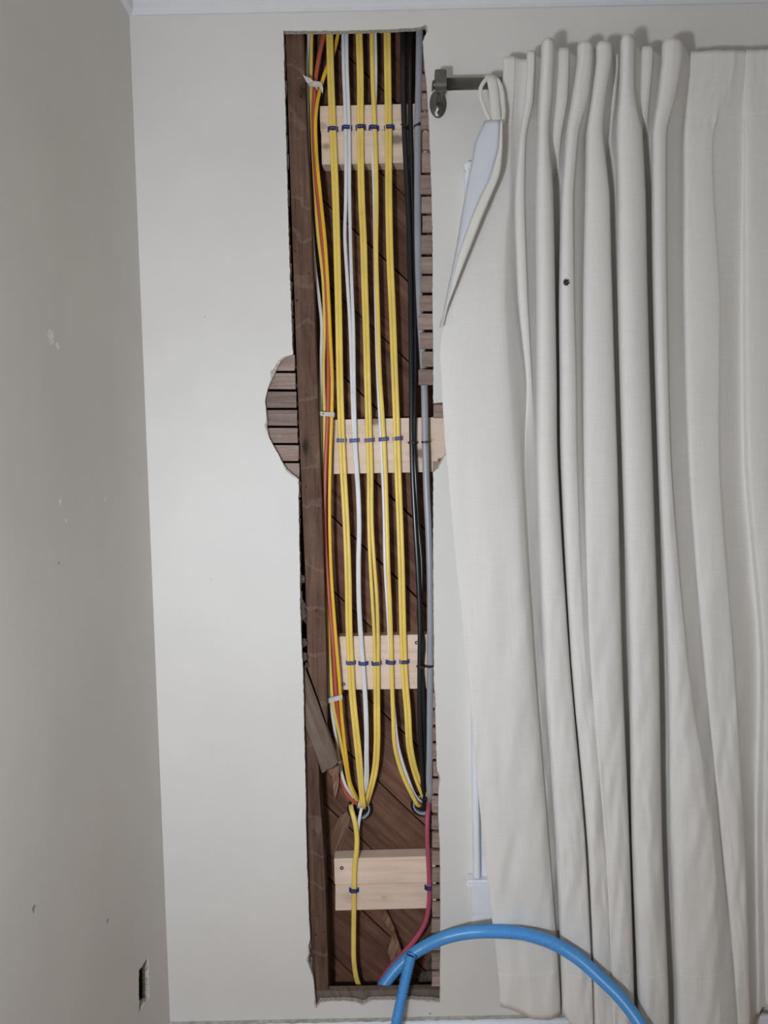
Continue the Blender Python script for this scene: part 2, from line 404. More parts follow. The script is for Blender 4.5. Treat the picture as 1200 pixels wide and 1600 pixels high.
paint_px = torn(hole_px, [(436,572,24,7),(428,590,14,4),(417,665,14,4),(452,738,22,4),(484,1495,32,3.5),(498,1570,14,5),(687,1218,18,3),(690,722,22,4),
                          (665,43,14,3),(565,1568,30,3),(672,1566,30,3),(680,1085,40,1.5)], 0.35)
to2 = lambda lp, Y: [(at(x, y, Y).x, at(x, y, Y).z) for x, y in lp]
WIN = (at(768, 800, 0).x, at(768, 800, 0).x+1.05, at(750, 1366, 0).z, at(735, 300, 0).z)
win_loop = [(WIN[0],WIN[2]),(WIN[1],WIN[2]),(WIN[1],WIN[3]),(WIN[0],WIN[3])]
outer = [(XL-0.02,-0.02),(XR,-0.02),(XR,ZTOP+.03),(XL-0.02,ZTOP+.03)]
wall = filled('wall_back', [outer, to2(paint_px, 0), win_loop], 0.0016, lambda x,y,d: Vector((x, d, y)), ['wall_paint']); tag(wall, kind='structure')
filled('plaster', [outer, to2(hole_px, 0.0), win_loop], 0.0114, lambda x,y,d: Vector((x, 0.0016+d, y)), ['raw_plaster'], wall)

# left wall with the cut-out for an outlet box
OUT = [(218,1517),(222,1512),(226,1506),(230,1500),(231,1500),(231.4,1530),(231.5,1558),(229,1562),(225,1565),(221,1573),(218,1579),(217.6,1550)]
ol = [(p.y, p.z) for p in (at_x(x, y, XL) for x, y in densify(OUT, 2.2, 0.35))]
oc = Vector((sum(p[0] for p in ol)/len(ol), sum(p[1] for p in ol)/len(ol)))
ol2 = [tuple(oc+(Vector(p)-oc)*(1.10+0.10*noise.noise((p[0]*90, p[1]*90, 2)))) for p in ol]
tip = lambda L: L
lwall = filled('wall_left', [[(0.0,-.02),(YB,-.02),(YB,ZTOP+.03),(0.0,ZTOP+.03)], ol2], 0.0014, lambda x,y,d: Vector((XL-d, x, y)), ['left_wall_paint']); tag(lwall, kind='structure')
filled('plaster', [[(0.0,-.02),(YB,-.02),(YB,ZTOP+.03),(0.0,ZTOP+.03)], ol], 0.0114, lambda x,y,d: Vector((XL-.0014-d, x, y)), ['raw_plaster'], lwall)
ys = [p[0] for p in ol]; zs = [p[1] for p in ol]
y0, y1, z0, z1 = min(ys)-.004, max(ys)+.004, min(zs)-.004, max(zs)+.004
X0, X1 = XL-.075, XL-.0135
mesh_obj('outlet_recess', [(X1,y0,z0),(X1,y1,z0),(X1,y1,z1),(X1,y0,z1),(X0,y0,z0),(X0,y1,z0),(X0,y1,z1),(X0,y0,z1)],
         [(4,5,6,7),(0,1,5,4),(1,2,6,5),(2,3,7,6),(3,0,4,7)], 'box_grey', lwall)
# floor, ceiling
tag(box('floor', (XL,YB,-0.03), (XR,0,0.0), 'floor_board'), kind='structure')
tag(box('ceiling', (XL,YB,ZTOP), (XR,0.0,ZTOP+.03), 'ceiling_paint'), kind='structure')
# crown moulding: cove profile along two walls
prof = [(0,0),(0.006,0.0),(0.011,0.004),(0.013,0.012)]
for k in range(9):
    a = math.pi/2*k/8; prof.append((0.013+0.048*(1-math.cos(a)), 0.014+0.046*math.sin(a)))
prof += [(0.066,0.062),(0.068,0.075),(0,0.075)]
def moulding(name, prof, run, mat):
    n = len(prof); V = []; 
    for o_, dn, _ in run:
        for d, h in prof: V.append(Vector(o_)+Vector(dn)*d+Vector((0,0,h)))
    Fc = [[i, (i+1) % n, n+(i+1) % n, n+i] for i in range(n)] + [list(range(n)), list(range(2*n-1,n-1,-1))]
    return mesh_obj(name, V, Fc, mat)
tag(moulding('trim_1', prof, [((XL,0,ZC),(1,-1,0),0), ((XR,0,ZC),(0,-1,0),0)], 'crown_white'), kind='structure')
tag(moulding('trim_2', prof, [((XL,0,ZC),(1,-1,0),0), ((XL,YB,ZC),(1,0,0),0)], 'crown_white'), kind='structure')
# baseboard with a dusty top ledge
bprof = [(0,-ZB),(0.019,-ZB),(0.019,-0.006),(0.016,-0.0015),(0.012,0),(0,0)]
bb = moulding('baseboard_back', bprof, [((XL,0,ZB),(1,-1,0),0), ((XR,0,ZB),(0,-1,0),0)], 'trim_white'); tag(bb, kind='structure')
V = []; Fc = []; N = 260
for i in range(N+1):
    x = XL+.002+(XR-XL-.004)*i/N
    h = 0.0012+0.0016*abs(noise.noise((x*40,1,1))); d = 0.010+0.004*noise.noise((x*55,3,1))
    V += [(x,-.0005,ZB+h*1.6),(x,-d,ZB+h*0.4),(x,-d,ZB-.0002),(x,-.0005,ZB-.0002)]
    if i: a = (i-1)*4; Fc += [[a+k, a+(k+1)%4, a+4+(k+1)%4, a+4+k] for k in range(4)]
mesh_obj('dust_line', V, Fc, 'ledge_dust', bb)
tag(moulding('baseboard_left', bprof, [((XL,0,ZB),(1,-1,0),0), ((XL,YB,ZB),(1,0,0),0)], 'trim_white'), kind='structure')

# ---- framing inside the wall
YL0, YL1, YS0, YS1 = 0.0132, 0.0205, 0.0215, 0.112
TOPPY = -20
prism('stud', [(443.5,TOPPY),(471,TOPPY),(474,60),(480,223),(485,305),(492,520),(497,640),(503,797),(509,1000),(511,1132),(497,1091),(481,1046),(477,900),(471,760),(462.5,540),(455,320),(449,140)], YS0, YS1, 'old_stud', wall, bevel=.0012)
prism('stud', [(474,1118),(490,1163),(498,1195),(499,1240),(505,1320),(509,1420),(512,1500),(514,1580),(489,1580),(483,1440),(478,1300),(474,1200)], YS0, YS1, 'old_stud', wall, bevel=.0012)
prism('diagonal_brace', [(460,1000),(478.5,1049),(496,1096),(511,1140),(521,1168),(528.5,1191),(524,1196),(517,1201),(511,1202),(507,1207),(503,1208),(498,1192),(489,1165),(477,1133),(460,1088)], YS0-.001, YS0+.022, 'old_brace', wall, bevel=.0008)
prism('stud', [(699,TOPPY),(735,TOPPY),(760,1549),(703,1549)], YS0, YS1, 'old_stud', wall, bevel=.001)
prism('nailer_strip', [(440,1549),(560,1548),(640,1546.5),(700,1546),(700,1585),(440,1587)], YL1-.0012, YS0+.016, 'old_brace', wall, bevel=.0012)
pz = at(600,1612,YS0).z
box('bottom_plate', (XL-.01, YS0+.0165, 0.0), (WIN[0]-.002, YS1, pz), 'old_stud', wall)
box('top_plate', (XL-.01, YS0, ZTOP), (WIN[0]-.002, YS1, ZTOP+.045), 'old_stud', wall)
box('stud', (XL-.012, YS0, pz), (XL+.03, YS1, ZTOP), 'old_stud', wall)
# diagonal sheathing boards, joints running down to the right
YG = 0.1125
jo = [-150,-25,100,232,362,487,607,724,842,957,1073,1187,1303,1413,1527,1640,1755]
for k in range(len(jo)-1):
    a, c = jo[k]+1.6, jo[k+1]-1.6
    wob = random.uniform(-.0012,.0012)
    f = lambda x, y0: (x, y0+0.955*(x-556))
    n = 6; up = [f(395+350*i/n, a+random.uniform(-.7,.7)) for i in range(n+1)]; dn = [f(745-350*i/n, c+random.uniform(-.7,.7)) for i in range(n+1)]
    prism('sheathing_board', up+dn, YG+.0012+wob, YG+.021, 'old_sheathing', wall)
pa, pb = at(430,-30,YG+.023), at(745,1640,YG+.023)
box('shade_backing', (XL-.012, YG+.0225, 0), (WIN[0]-.002, YG+.025, ZTOP+.045), 'shade_black', wall)  # added dark sheet: blackens the board gaps, stops light leaking into the cavity
# lath ends
def lath(px0, px1, py0, py1, dy=0.0):
    j = lambda: random.uniform(-.5,.5)
    prism('lath', [(px0,py0+j()),(px1,py0+j()*.6),(px1+j(),(py0+py1)/2),(px1+j(),py1+j()*.6),(px0,py1+j())], YL0+dy, YL1+dy*.5, 'old_lath', wall, bevel=.0006)
def gaps_fill(gs, lo, hi, pitch):
    g = sorted(gs)
    while g[0] > lo: g.insert(0, g[0]-pitch)
    while g[-1] < hi: g.append(g[-1]+pitch)
    return g
def interp(T, y):
    if y <= T[0][0]: return T[0][1]
    for (a, va), (c, vc) in zip(T, T[1:]):
        if y <= c: return va+(vc-va)*(y-a)/(c-a)
    return T[-1][1]
LE = [(48,444),(330,451),(540,459),(560,460),(640,464),(740,467.5),(900,470),(1100,474),(1300,478),(1440,482),(1540,489)]
g = gaps_fill([581,610,639,667,694,722], 55, 1540, 28.6)
for a, c in zip(g, g[1:]):
    if c < 60 or a > 1545: continue
    ym = (a+c)/2; e = interp(LE, ym)
    if not 550 < ym < 750: e += random.uniform(-.4, 1.6)
    lath(398, e+random.uniform(-.5,.4), a+1.9, c-1.9)
# rough crumbs of old mortar left of the stud
for px, py, s in [(474,905,5),(473,948,8),(474,962,7),(476,1004,5),(477,1026,5),(479,1040,4),(485,1482,5),(485,1500,6),(487,1516,4)]:
    c0 = at(px, py, .016); bm = bmesh.new(); bmesh.ops.create_icosphere(bm, subdivisions=2, radius=1)
    vs_ = [c0+Vector((v.co.x*.0011*s, v.co.y*.004, v.co.z*.0018*s))*(1+1.1*noise.noise(v.co*1.9+Vector((px,py,0)))) for v in bm.verts]
    fs = [[v.index for v in f_.verts] for f_ in bm.faces]; bm.free()
    mesh_obj('mortar_crumb', vs_, fs, 'debris', wall)
RT = [(60,664),(113,659),(143,658),(204,658.5),(271,659),(305,658),(365,659),(399,659),(429,656),(459,657),(488,655),(517,656),(547,655),(575,658),(603,652)]
g = gaps_fill([113,143,173,204,236,271,305,335,365,399,429,459,488,517,547,575,604], 55, 600, 30)
for a, c in zip(g, g[1:]):
    if c < 70 or a > 600: continue
    e = interp(RT, (a+c)/2)+random.uniform(-1.5,1.5)
    if a == 547: e = 659.5
    lath(730, e, a+2.3, c-2.3, 0)
lath(730, 677.5, 632, 653)
lath(730, 677.0, 721, 745)
g = gaps_fill([1108,1135,1160,1188,1215,1242,1272,1298,1327,1354,1381,1407,1435,1460,1487,1517,1544], 760, 1545, 27.6)
RB = [(760,678),(1000,678),(1080,677),(1110,676),(1200,676.5),(1240,675.5),(1300,675),(1540,675)]
for a, c in zip(g, g[1:]):
    if a < 750 or c > 1550: continue
    lath(730, interp(RB, (a+c)/2)+random.uniform(-.7,.7), a+2.6, c-2.2)

# ---- window behind the curtain
win = tag(empty('window_1', (WIN[0], 0, WIN[2])), kind='structure')
xa = at(736, 1200, 0).x; xb = at(749.5, 1200, -.02).x
zt = at(722, 270, -.02).z; zb_ = at(742, 1369, -.02).z; xr_ = WIN[1]+(WIN[0]-xa)
def casing(name, x0, x1, za, zc): 
    V = []; 
    pr = [(0,0),(0,-.020),(.15,-.027),(.4,-.031),(.7,-.030),(.9,-.025),(1,-.018),(1,0)]
    n = len(pr)
    for z in (za, zc):
        for u, y in pr: V.append((x0+(x1-x0)*u, y, z))
    return mesh_obj(name, V, [[i,(i+1)%n,n+(i+1)%n,n+i] for i in range(n)]+[list(range(n)),list(range(2*n-1,n-1,-1))], 'trim_white', win, smooth=False)
casing('casing_band', xa, xb, zb_, zt)
casing('casing_band', xr_, xr_-(xb-xa), zb_, zt)
box('casing_band', (xa,-.030,zt), (xr_,-.0005,zt+.021), 'trim_white', win, bevel=.004)
box('casing', (xb,-.013,WIN[2]), (WIN[0]+.004,-.0005,zt), 'trim_white', win, bevel=.001)
box('casing', (WIN[1]-.004,-.013,WIN[2]), (xr_-(xb-xa),-.0005,zt), 'trim_white', win, bevel=.001)
box('casing', (WIN[0]+.004,-.013,WIN[3]-.004), (WIN[1]-.004,-.0005,zt), 'trim_white', win, bevel=.001)
zs1 = at(745,1375,-.03).z; zs0 = at(745,1388,-.035).z; xs = at(729,1381,-.035).x
box('stool', (xs,-.035,zs0), (xr_+.01,-.0005,min(zs1, zb_)), 'stool_white', win, bevel=.004)
xap = at(738,1410,-.012).x; za1 = at(745,1428,-.012).z; za2 = at(745,1450,-.012).z
box('apron', (xap,-.014,za1+.001), (xr_,-.0005,zs0), 'stool_white', win, bevel=.0012)
box('apron', (xap,-.012,za2), (xr_,-.0005,za1-.001), 'stool_white', win, bevel=.0012)
for lo, hi in [((WIN[0],.0,WIN[2]),(WIN[0]+.03,.11,WIN[3])), ((WIN[1]-.03,.0,WIN[2]),(WIN[1],.11,WIN[3])),
               ((WIN[0]+.03,.0,WIN[3]-.03),(WIN[1]-.03,.11,WIN[3])), ((WIN[0]+.03,.0,WIN[2]),(WIN[1]-.03,.11,WIN[2]+.03))]:
    box('jamb', lo, hi, 'trim_white', win, bevel=.001)
zm = (WIN[2]+WIN[3])/2
for q, (za, zc, yy) in enumerate([(WIN[2]+.03, zm+.02, .035), (zm-.02, WIN[3]-.03, .07)]):
    x0, x1 = WIN[0]+.03, WIN[1]-.03
    for lo, hi in [((x0,yy,za),(x0+.045,yy+.03,zc)),((x1-.045,yy,za),(x1,yy+.03,zc)),((x0+.045,yy,za),(x1-.045,yy+.03,za+.05)),((x0+.045,yy,zc-.04),(x1-.045,yy+.03,zc))]:
        box('sash_rail', lo, hi, 'trim_white', win, bevel=.002)
    box('pane', (x0+.045,yy+.012,za+.05), (x1-.045,yy+.016,zc-.04), 'pane_glass', win)

# ================================================================== PINE BLOCKS IN THE STUD BAY
YB0, YB1 = 0.0735, 0.1125
def screw(px, py, parent):
    p = at(px, py, YB0)
    s = lathe('screw', [(.0001,-.001),(.0030,.0012),(.0046,.0012),(.0046,.0004),(.0046,-.006)], p, 'y', 'dark_steel', parent, 14)
    return s
def block(poly, label, split=None, screws=()):
    c0 = at(sum(p[0] for p in poly)/4, max(p[1] for p in poly), (YB0+YB1)/2)
    t = tag(empty('pine_block', c0), label, 'wood block', 'new pine backing blocks in the wall cavity')
    (tl, tr, br, bl) = poly
    if split is None: prism('board', poly, YB0, YB1, 'new_pine', t, bevel=.0014)
    else:
        ml = (tl[0]+(bl[0]-tl[0])*split, tl[1]+(bl[1]-tl[1])*split); mr = (tr[0]+(br[0]-tr[0])*split, tr[1]+(br[1]-tr[1])*split)
        prism('board', [tl,tr,(mr[0],mr[1]-.25),(ml[0],ml[1]-.25)], YB0, YB1, 'new_pine', t, bevel=.001)
        prism('board', [(ml[0]+1,ml[1]+.25),(mr[0],mr[1]+.25),br,bl], YB0-.0006, YB1, 'new_pine', t, bevel=.001)
    for s in screws: screw(s[0], s[1], t)
    return t
B1 = block([(499,165.5),(676,161),(678,253),(503,257)], 'topmost pale pine block, just under the top of the wall opening', 0.43)
B2 = block([(519.5,656),(697,651.5),(697,737),(521,740.5)], 'pale pine block level with the round bites in the plaster')
B3 = block([(528,995),(678,991),(680,1076),(533.5,1078)], 'pale pine block above the two cable holes, with round screw heads', None, [(537,1069),(651,1004)])
B4 = block([(522,1342),(680,1338),(682,1419),(524,1423)], 'lowest pale pine block, seamed across the middle, below the cable holes', 0.5, [(534,1356)])

# ================================================================== CABLE HOLES IN THE SHEATHING
def bushing(px, py, r, label):
    p = at(px, py, .108); t = tag(empty('conduit_bushing', p), label, 'bushing', 'conduit bushings in the back of the wall')
    lathe('collar', [(r*1.10,-.0044),(r*1.16,.004),(r*1.08,.010),(r*.97,.010),(r*.94,.002),(r*.94,-.0044)], p, 'y', 'black_plastic', t, 32)
    lathe('ring', [(r*.93,-.0044),(r*.93,.007),(r*.88,.009),(r*.81,.009),(r*.79,.004),(r*.79,-.0044)], p, 'y', 'ring_grey', t, 32)
    lathe('bore_shade', [(r*.78,-.0044),(r*.78,-.002),(.0002,-.002)], p, 'y', 'shade_black', t, 32)  # black disc paints the dark depth of a hole that isn't cut
    return t
bushing(562.5, 1263, .0275, 'grey-rimmed conduit bushing where the left group of cables leaves')
bushing(661, 1256, .0275, 'grey-rimmed conduit bushing partly hidden behind the crimson cable')

# ================================================================== CABLES
PX = 0.00157
def offs(path_ctrl, dpx, extra=()):
    out = []
    for x, y, Y in path_ctrl:
        e = interp(extra, y) if extra else 0.0
        out.append((x+dpx+e, y, Y))
    return out
def cable(name, ctrl, wpx, depth, mat, label, group=None, step=.012):
    o = sweep(name, path_px(ctrl, step), wpx*PX/2, depth/2, mat, None, 12, power=3.0)
    return tag(o, label, 'cable', group)
def dep(pts, end=None, base=.066, sag=.058, blocks=(208,692,1036)):
    """depth of a stapled run: tight to the blocks, standing off between them"""
    out = []
    for x, y in pts:
        d = min(abs(y-b_) for b_ in blocks)
        out.append((x, y, base-(base-sag)*min(1, d/170)))
    return out
T = -14
G1 = 'stapled cable pairs running down the opening'
S1 = [(514,T),(515,49),(517,127),(520,204),(524,300),(527,407),(529,487),(531,593),(533,663),(536,730),(541,823),(544,907),(545.5,987),(548,1040),(551,1090),(555,1130),(561,1188)]
S2 = [(539,T),(539,49),(539.5,100),(542,167),(543,204),(543.5,313),(544,367),(546.5,433),(550,513),(551.5,593),(552.5,637),(555,703),(559.5,770),(561,823),(560,880),(560.5,933),(564,1000),(568,1053),(571,1100),(572.5,1177)]
S3 = [(560,T),(561,49),(563,127),(563,204),(565,313),(568,380),(569.5,439),(572,513),(574,593),(576,663),(578,730),(579,823),(580.5,867),(584,933),(587,987),(588.5,1060),(589,1118),(589,1160)]
S4 = [(579,T),(580,49),(581.5,127),(585,204),(587.5,313),(587,393),(589.5,487),(593,593),(596,637),(600,703),(604,823),(605.5,880),(609,960),(611,1035),(612,1075),(613.5,1118),(616,1165)]
S5 = [(605,T),(605,49),(606,127),(607,204),(607.5,313),(609.5,407),(613,487),(616,570),(619,650),(621,717),(625,823),(627.5,893),(629.5,987),(631.5,1040),(634,1080),(636.5,1107),(641,1172)]
h1 = [(564,1246,.074),(566.5,1259,.082),(567,1262,.107)]
cable('yellow_cable', offs(dep(S1),-2.7)+[(563.5,1240,.066),(565,1256,.070),(566,1262,.105)], 5.6, .0068, 'yellow_sheath', 'left yellow cable of the pair hanging closest to the old stud', G1)
cable('yellow_cable', offs(dep(S1), 2.7)+[(567,1240,.066),(569,1257,.071),(569,1263,.105)], 5.6, .0068, 'yellow_sheath', 'right yellow cable of the pair hanging closest to the old stud', G1)
cable('white_cable', offs(dep(S2),-2.5,[(300,-.4),(367,-2.6),(433,-1.6),(560,0.3),(700,1.3),(760,1.6)])+[(569.5,1228,.070),(562,1256,.080),(560,1262,.105)], 5.2, .0068, 'white_sheath', 'left cable of the white pair that splits apart below the top block', G1)
cable('white_cable', offs(dep(S2), 2.5,[(300,0.2),(367,.9),(433,.3),(560,-.5),(700,-1.0),(760,-1.2)])+[(572.5,1228,.073),(565,1252,.084),(563,1260,.106)], 5.2, .0068, 'white_sheath', 'right cable of the white pair that splits apart below the top block', G1)
cable('yellow_cable', offs(dep(S3),-2.6)+[(583,1205,.066),(574,1245,.073),(571,1259,.106)], 5.4, .0068, 'yellow_sheath', 'left yellow cable of the pair just right of the white pair', G1)
cable('yellow_cable', offs(dep(S3), 2.6,[(840,0),(900,2.0),(960,2.2),(1010,0)])+[(588,1205,.067),(579,1240,.074),(574,1257,.106)], 5.4, .0068, 'yellow_sheath', 'right yellow cable of the pair just right of the white pair', G1)
cable('yellow_cable', offs(dep(S4), .2,[(204,0.6)])+[(629,1210,.070),(645,1244,.082),(652,1257,.088),(658,1259,.106)], 6.6, .0068, 'yellow_sheath', 'yellow cable with a white cable showing at its side', G1)
W4 = [(583,T),(586,49),(587,127),(584,204),(583,230),(584.5,300),(586,393),(587.5,487),(590.5,593),(592.5,637),(596,703),(600,800),(601.5,880),(606,960),(610,1035),(613,1075),(616.5,1118),(622,1165)]
cable('white_cable', [(x,y,Y+.0045) for x,y,Y in dep(W4)]+[(636,1212,.075),(652,1247,.094),(660,1254,.107)], 5.0, .006, 'white_sheath', 'white cable tucked behind a yellow one, fanning into the right hole', G1)
cable('yellow_cable', offs(dep(S5),-2.7,[(870,0),(930,-.8),(990,0)])+[(648,1212,.072),(660,1243,.086),(662,1250,.107)], 5.6, .0068, 'yellow_sheath', 'left yellow cable of the pair next to the black cables', G1)
cable('yellow_cable', offs(dep(S5), 2.7,[(870,0),(930,-.6),(990,0)])+[(653.5,1212,.074),(667,1243,.089),(667,1250,.107)], 5.6, .0068, 'yellow_sheath', 'right yellow cable of the pair next to the black cables', G1)
# bundle strapped beside the stud
G2 = 'loose bundle strapped beside the stud'
d2 = lambda P, Y: [(x, y, Y + (.010 if y > 1120 else 0)) for x, y in P]
W0 = [(483,T),(482,50),(480,108),(481,145),(481,193),(484,300),(487,353),(492,415),(499,470),(502,497),(501.5,567),(501,610),(501.5,663),(503,717),(504,823),(508.5,933),(512.5,1040),(515.5,1092),(518.5,1112),(527,1165),(532,1200)]
Y0 = [(488,T),(487,50),(486,113),(487,180),(492,295),(497,367),(504.5,433),(507,497),(505.5,580),(507,650),(507,695),(506,740),(507,823),(511,933),(516,1040),(519.5,1092),(521.5,1107),(530.5,1149),(539,1191)]
R0 = [(510,T),(507,50),(500,81),(493.5,121),(490,169),(491.5,240),(496,305),(503,367),(509,433),(512,500),(513,593),(512,650),(508.5,730),(507.5,823),(513,920),(521,1013),(525,1083),(528,1115),(531,1145),(533,1180)]
Y1 = [(536,T),(529,50),(520,87),(509,111),(500,140),(493.5,180),(494,233),(500.5,305),(508,380),(513,460),(516,527),(519,593),(518.5,640),(516,717),(515,800),(517.5,893),(524,987),(530.5,1067),(534,1118),(538,1158),(542,1190)]
cable('grey_white_cable', d2(W0,.068)+[(541,1229,.079),(553,1246,.092),(556,1249,.107)], 5.0, .007, 'white_sheath', 'thin white cable of the strapped bundle, nearest the stud', G2)
cable('yellow_cable', d2(Y0,.064)+[(547,1229,.075),(557,1249,.090),(560,1253,.107)], 5.2, .007, 'yellow_sheath', 'dull yellow cable of the strapped bundle, left of the red one', G2)
cable('red_cable', [(x,y,.058 if y < 1060 else .058+(y-1060)*.00022) for x,y in R0]+[(535,1221,.088),(543,1243,.088),(556,1254,.092),(560,1257,.107)], 6.2, .0085, 'red_sheath', 'brick-red cable of the bundle strapped beside the stud', G2)
cable('yellow_cable', [(x,y,.050 if 160 < y < 1080 else (.076 if y < 100 else (.060 if y < 160 else .058))) for x,y in Y1]+[(548,1225,.076),(558,1247,.092),(561,1251,.107)], 5.4, .007, 'amber_sheath', 'amber cable of the strapped bundle, right of the red one', G2)
# run that drops below the holes
cable('yellow_cable', [(549,1256,.107),(548.5,1261,.094),(554,1282,.080),(557.5,1305,.072),(557,1330,.068),(554.5,1350,.068),(553.3,1389,.068),(553,1425,.068),(552.5,1470,.066),(553,1500,.066),(557,1528,.068),(563,1547,.070),(568,1572,.072)], 8.0, .0085, 'yellow_sheath', 'single yellow cable dropping over the lowest block to the floor plate')
cable('white_cable', [(566,1258,.107),(565,1262,.095),(561.5,1280,.086),(559,1300,.079),(558,1318,.0765),(557.5,1330,.0775),(557.2,1332,.082)], 5.0, .006, 'white_sheath', 'short white cable coming out of the left hole behind the yellow drop')
# heavier runs on the right
K1 = [(629,T),(629.5,49),(631,180),(634.5,260),(637.5,313),(641,433),(643,593),(643.5,690),(645,743),(649,823),(653.5,900),(656.5,987),(656,1040),(656,1096),(657,1153)]
K2 = [(642,T),(641,49),(641,180),(643,260),(645,330),(648,433),(649,530),(648.5,593),(647.5,650),(647,692),(649.5,743),(654,823),(659,880),(659,920),(654.5,960),(660.5,1005),(658.5,1040),(662,1090),(663,1153)]
cable('black_cable', [(x,y,.062) for x,y in K1]+[(661,1225,.074),(662,1243,.090),(662,1250,.107)], 8.0, .0115, 'black_sheath', 'thick black cable, the left of two twisted together')
cable('black_cable', [(x,y,(.069 if abs(y-692)>60 and abs(y-1040)>60 else .063)) for x,y in K2]+[(666,1225,.078),(666,1243,.092),(665,1250,.107)], 7.0, .0105, 'black_sheath', 'thinner black cable twisting behind its thicker neighbour')
GR = [(656,T),(655.5,49),(654.5,127),(653,196),(652.5,300),(653,380),(654.5,440),(657,500),(660,548),(663,605),(664.5,690),(667,770),(669.5,823),(672,907),(672.5,1013),(672,1096),(671.5,1177),(671,1225),(672,1240)]
cable('grey_cable', [(x,y,.052) for x,y in GR]+[(673,1247,.064),(672,1252,.107)], 10.6, .0155, 'grey_sheath', 'thick grey cable running down behind the right lath ends')
cable('crimson_cable', [(669,1250,.107),(670,1256,.094),(668,1275,.072),(667.5,1300,.064),(669.5,1345,.064),(671,1385,.064),(670.5,1410,.064),(665,1440,.063),(656,1457,.062),(645,1472,.062),(630,1489,.064),(614,1506,.070),(600,1524,.080),(588,1550,.090),(586,1572,.092)], 7.6, .0115, 'crimson_sheath', 'thick crimson cable curving from the right hole down behind the blue conduit')

# blue corrugated conduits
def ringed(pitch, amp):
    def r(s):
        u = (s/pitch) % 1.0
        return 1.0 if u < 0.5 else 1.0-amp
    return r
p1 = path_px([(583,1578,.056),(596,1546,.052),(614,1520,.044),(638,1496,.028),(664,1479,.004),(698,1464,-.040),(735,1456.5,-.080),(768,1455,-.112),(810,1458,-.136),(860,1472,-.148),(900,1495,-.152),(940,1530,-.156),(970,1560,-.160),(1000,1600,-.165),(1030,1660,-.175),(1045,1720,-.18)], .0009)
c1 = sweep('corrugated_conduit', p1, .0142, .0142, 'blue_plastic', None, 22, [1,1,.82,.82], 2.0)
tag(c1, 'long blue corrugated conduit arching out of the wall across the curtain', 'conduit', 'blue corrugated conduits')
p2 = path_px([(642.5,1492,-.006),(637,1515,-.012),(631,1542,-.024),(625,1570,-.040),(619,1600,-.056),(608,1660,-.085),(600,1720,-.11)], .00125)
c2 = sweep('corrugated_conduit', p2, .0130, .0130, 'blue_plastic', None, 22, [1,1,.79,.79], 2.0, inner=.80)
tag(c2, 'short blue corrugated conduit with an open cut end leaning on the arching one', 'conduit', 'blue corrugated conduits')

# ================================================================== STAPLES, TIES, STRAPS
def staple_parts(root):
    # bridge profile across x, extruded along z
    w_, h_ = .0118, .0046
    pr = [(-w_,0),(-w_,.0075),(-w_+.0035,.0075),(-w_+.0045,.0115),(w_-.0045,.0115),(w_-.0035,.0075),(w_,.0075),(w_,0),(w_-.0028,0),(w_-.0034,.0078),(-w_+.0034,.0078),(-w_+.0028,0)]
    V = []; n = len(pr); tilt = .0
    for z in (-h_, h_):
        for x, d in pr: V.append(Vector((x, -d, z)))
    fs = [[i,(i+1)%n,n+(i+1)%n,n+i] for i in range(n)]
    q = [(0,1,2,11),(11,2,3,10),(10,3,4,9),(9,4,5,8),(8,5,6,7)]
    fs += [list(f_)[::-1] for f_ in q] + [[n+i for i in f_] for f_ in q]
    me = bpy.data.meshes.new('saddle'); me.from_pydata(V, [], fs)
    bm = bmesh.new(); bm.from_mesh(me); bmesh.ops.recalc_face_normals(bm, faces=bm.faces); bmesh.ops.bevel(bm, geom=bm.edges[:], offset=.0005, segments=1, affect='EDGES', clamp_overlap=True); bm.to_mesh(me); bm.free()
    me.materials.append(MATS['navy_plastic'])
    me2 = bpy.data.meshes.new('crown')
    x = .0062; V = [(-x,-.0112,-.0008),(x,-.0112,-.0008),(x,-.0112,.0008),(-x,-.0112,.0008),(-x+.0006,-.0124,-.0006),(x-.0006,-.0124,-.0006),(x-.0006,-.0124,.0006),(-x+.0006,-.0124,.0006)]
    me2.from_pydata(V, [], [(0,1,5,4),(1,2,6,5),(2,3,7,6),(3,0,4,7),(4,5,6,7),(3,2,1,0)]); me2.materials.append(MATS['staple_steel'])
    return me, me2
SM, SC = staple_parts(None)
def staple(px, py, tilt, label, group, Y=None):
    p = at(px, py, YB0-.0008 if Y is None else Y)
    r = tag(empty('cable_staple', p), label, 'cable staple', group)
    r.rotation_euler = (0, tilt, 0)
    for nm, me in (('saddle', SM), ('crown', SC)):
        o = bpy.data.objects.new(nm, me); o.parent = r; COL.objects.link(o)
    return r
what = ['leftmost yellow pair', 'white pair', 'yellow pair beside the white', 'yellow and white pair', 'rightmost yellow pair']
rows = [('top block', [(520,203.5),(542,201.5),(563.5,200.5),(584,201.5),(608,201)]),
        ('block between the bites', [(533.5,688.5),(553.5,688.5),(577,688),(599,686.5),(621,685.5)]),
        ('block above the holes', [(548,1034.5),(567.5,1035.5),(588,1035.5),(610,1034),(631.5,1033)])]
for nm, pts in rows:
    for (x, y), wh in zip(pts, what):
        staple(x, y, random.uniform(-.09,.09), 'navy staple over the %s, on the %s' % (wh, nm), 'navy cable staples')
staple(553, 1389, .03, 'navy staple holding the single yellow cable to the lowest block', 'navy cable staples')
staple(670.5, 1385, .02, 'navy staple holding the crimson cable to the lowest block', 'navy cable staples', .0685)
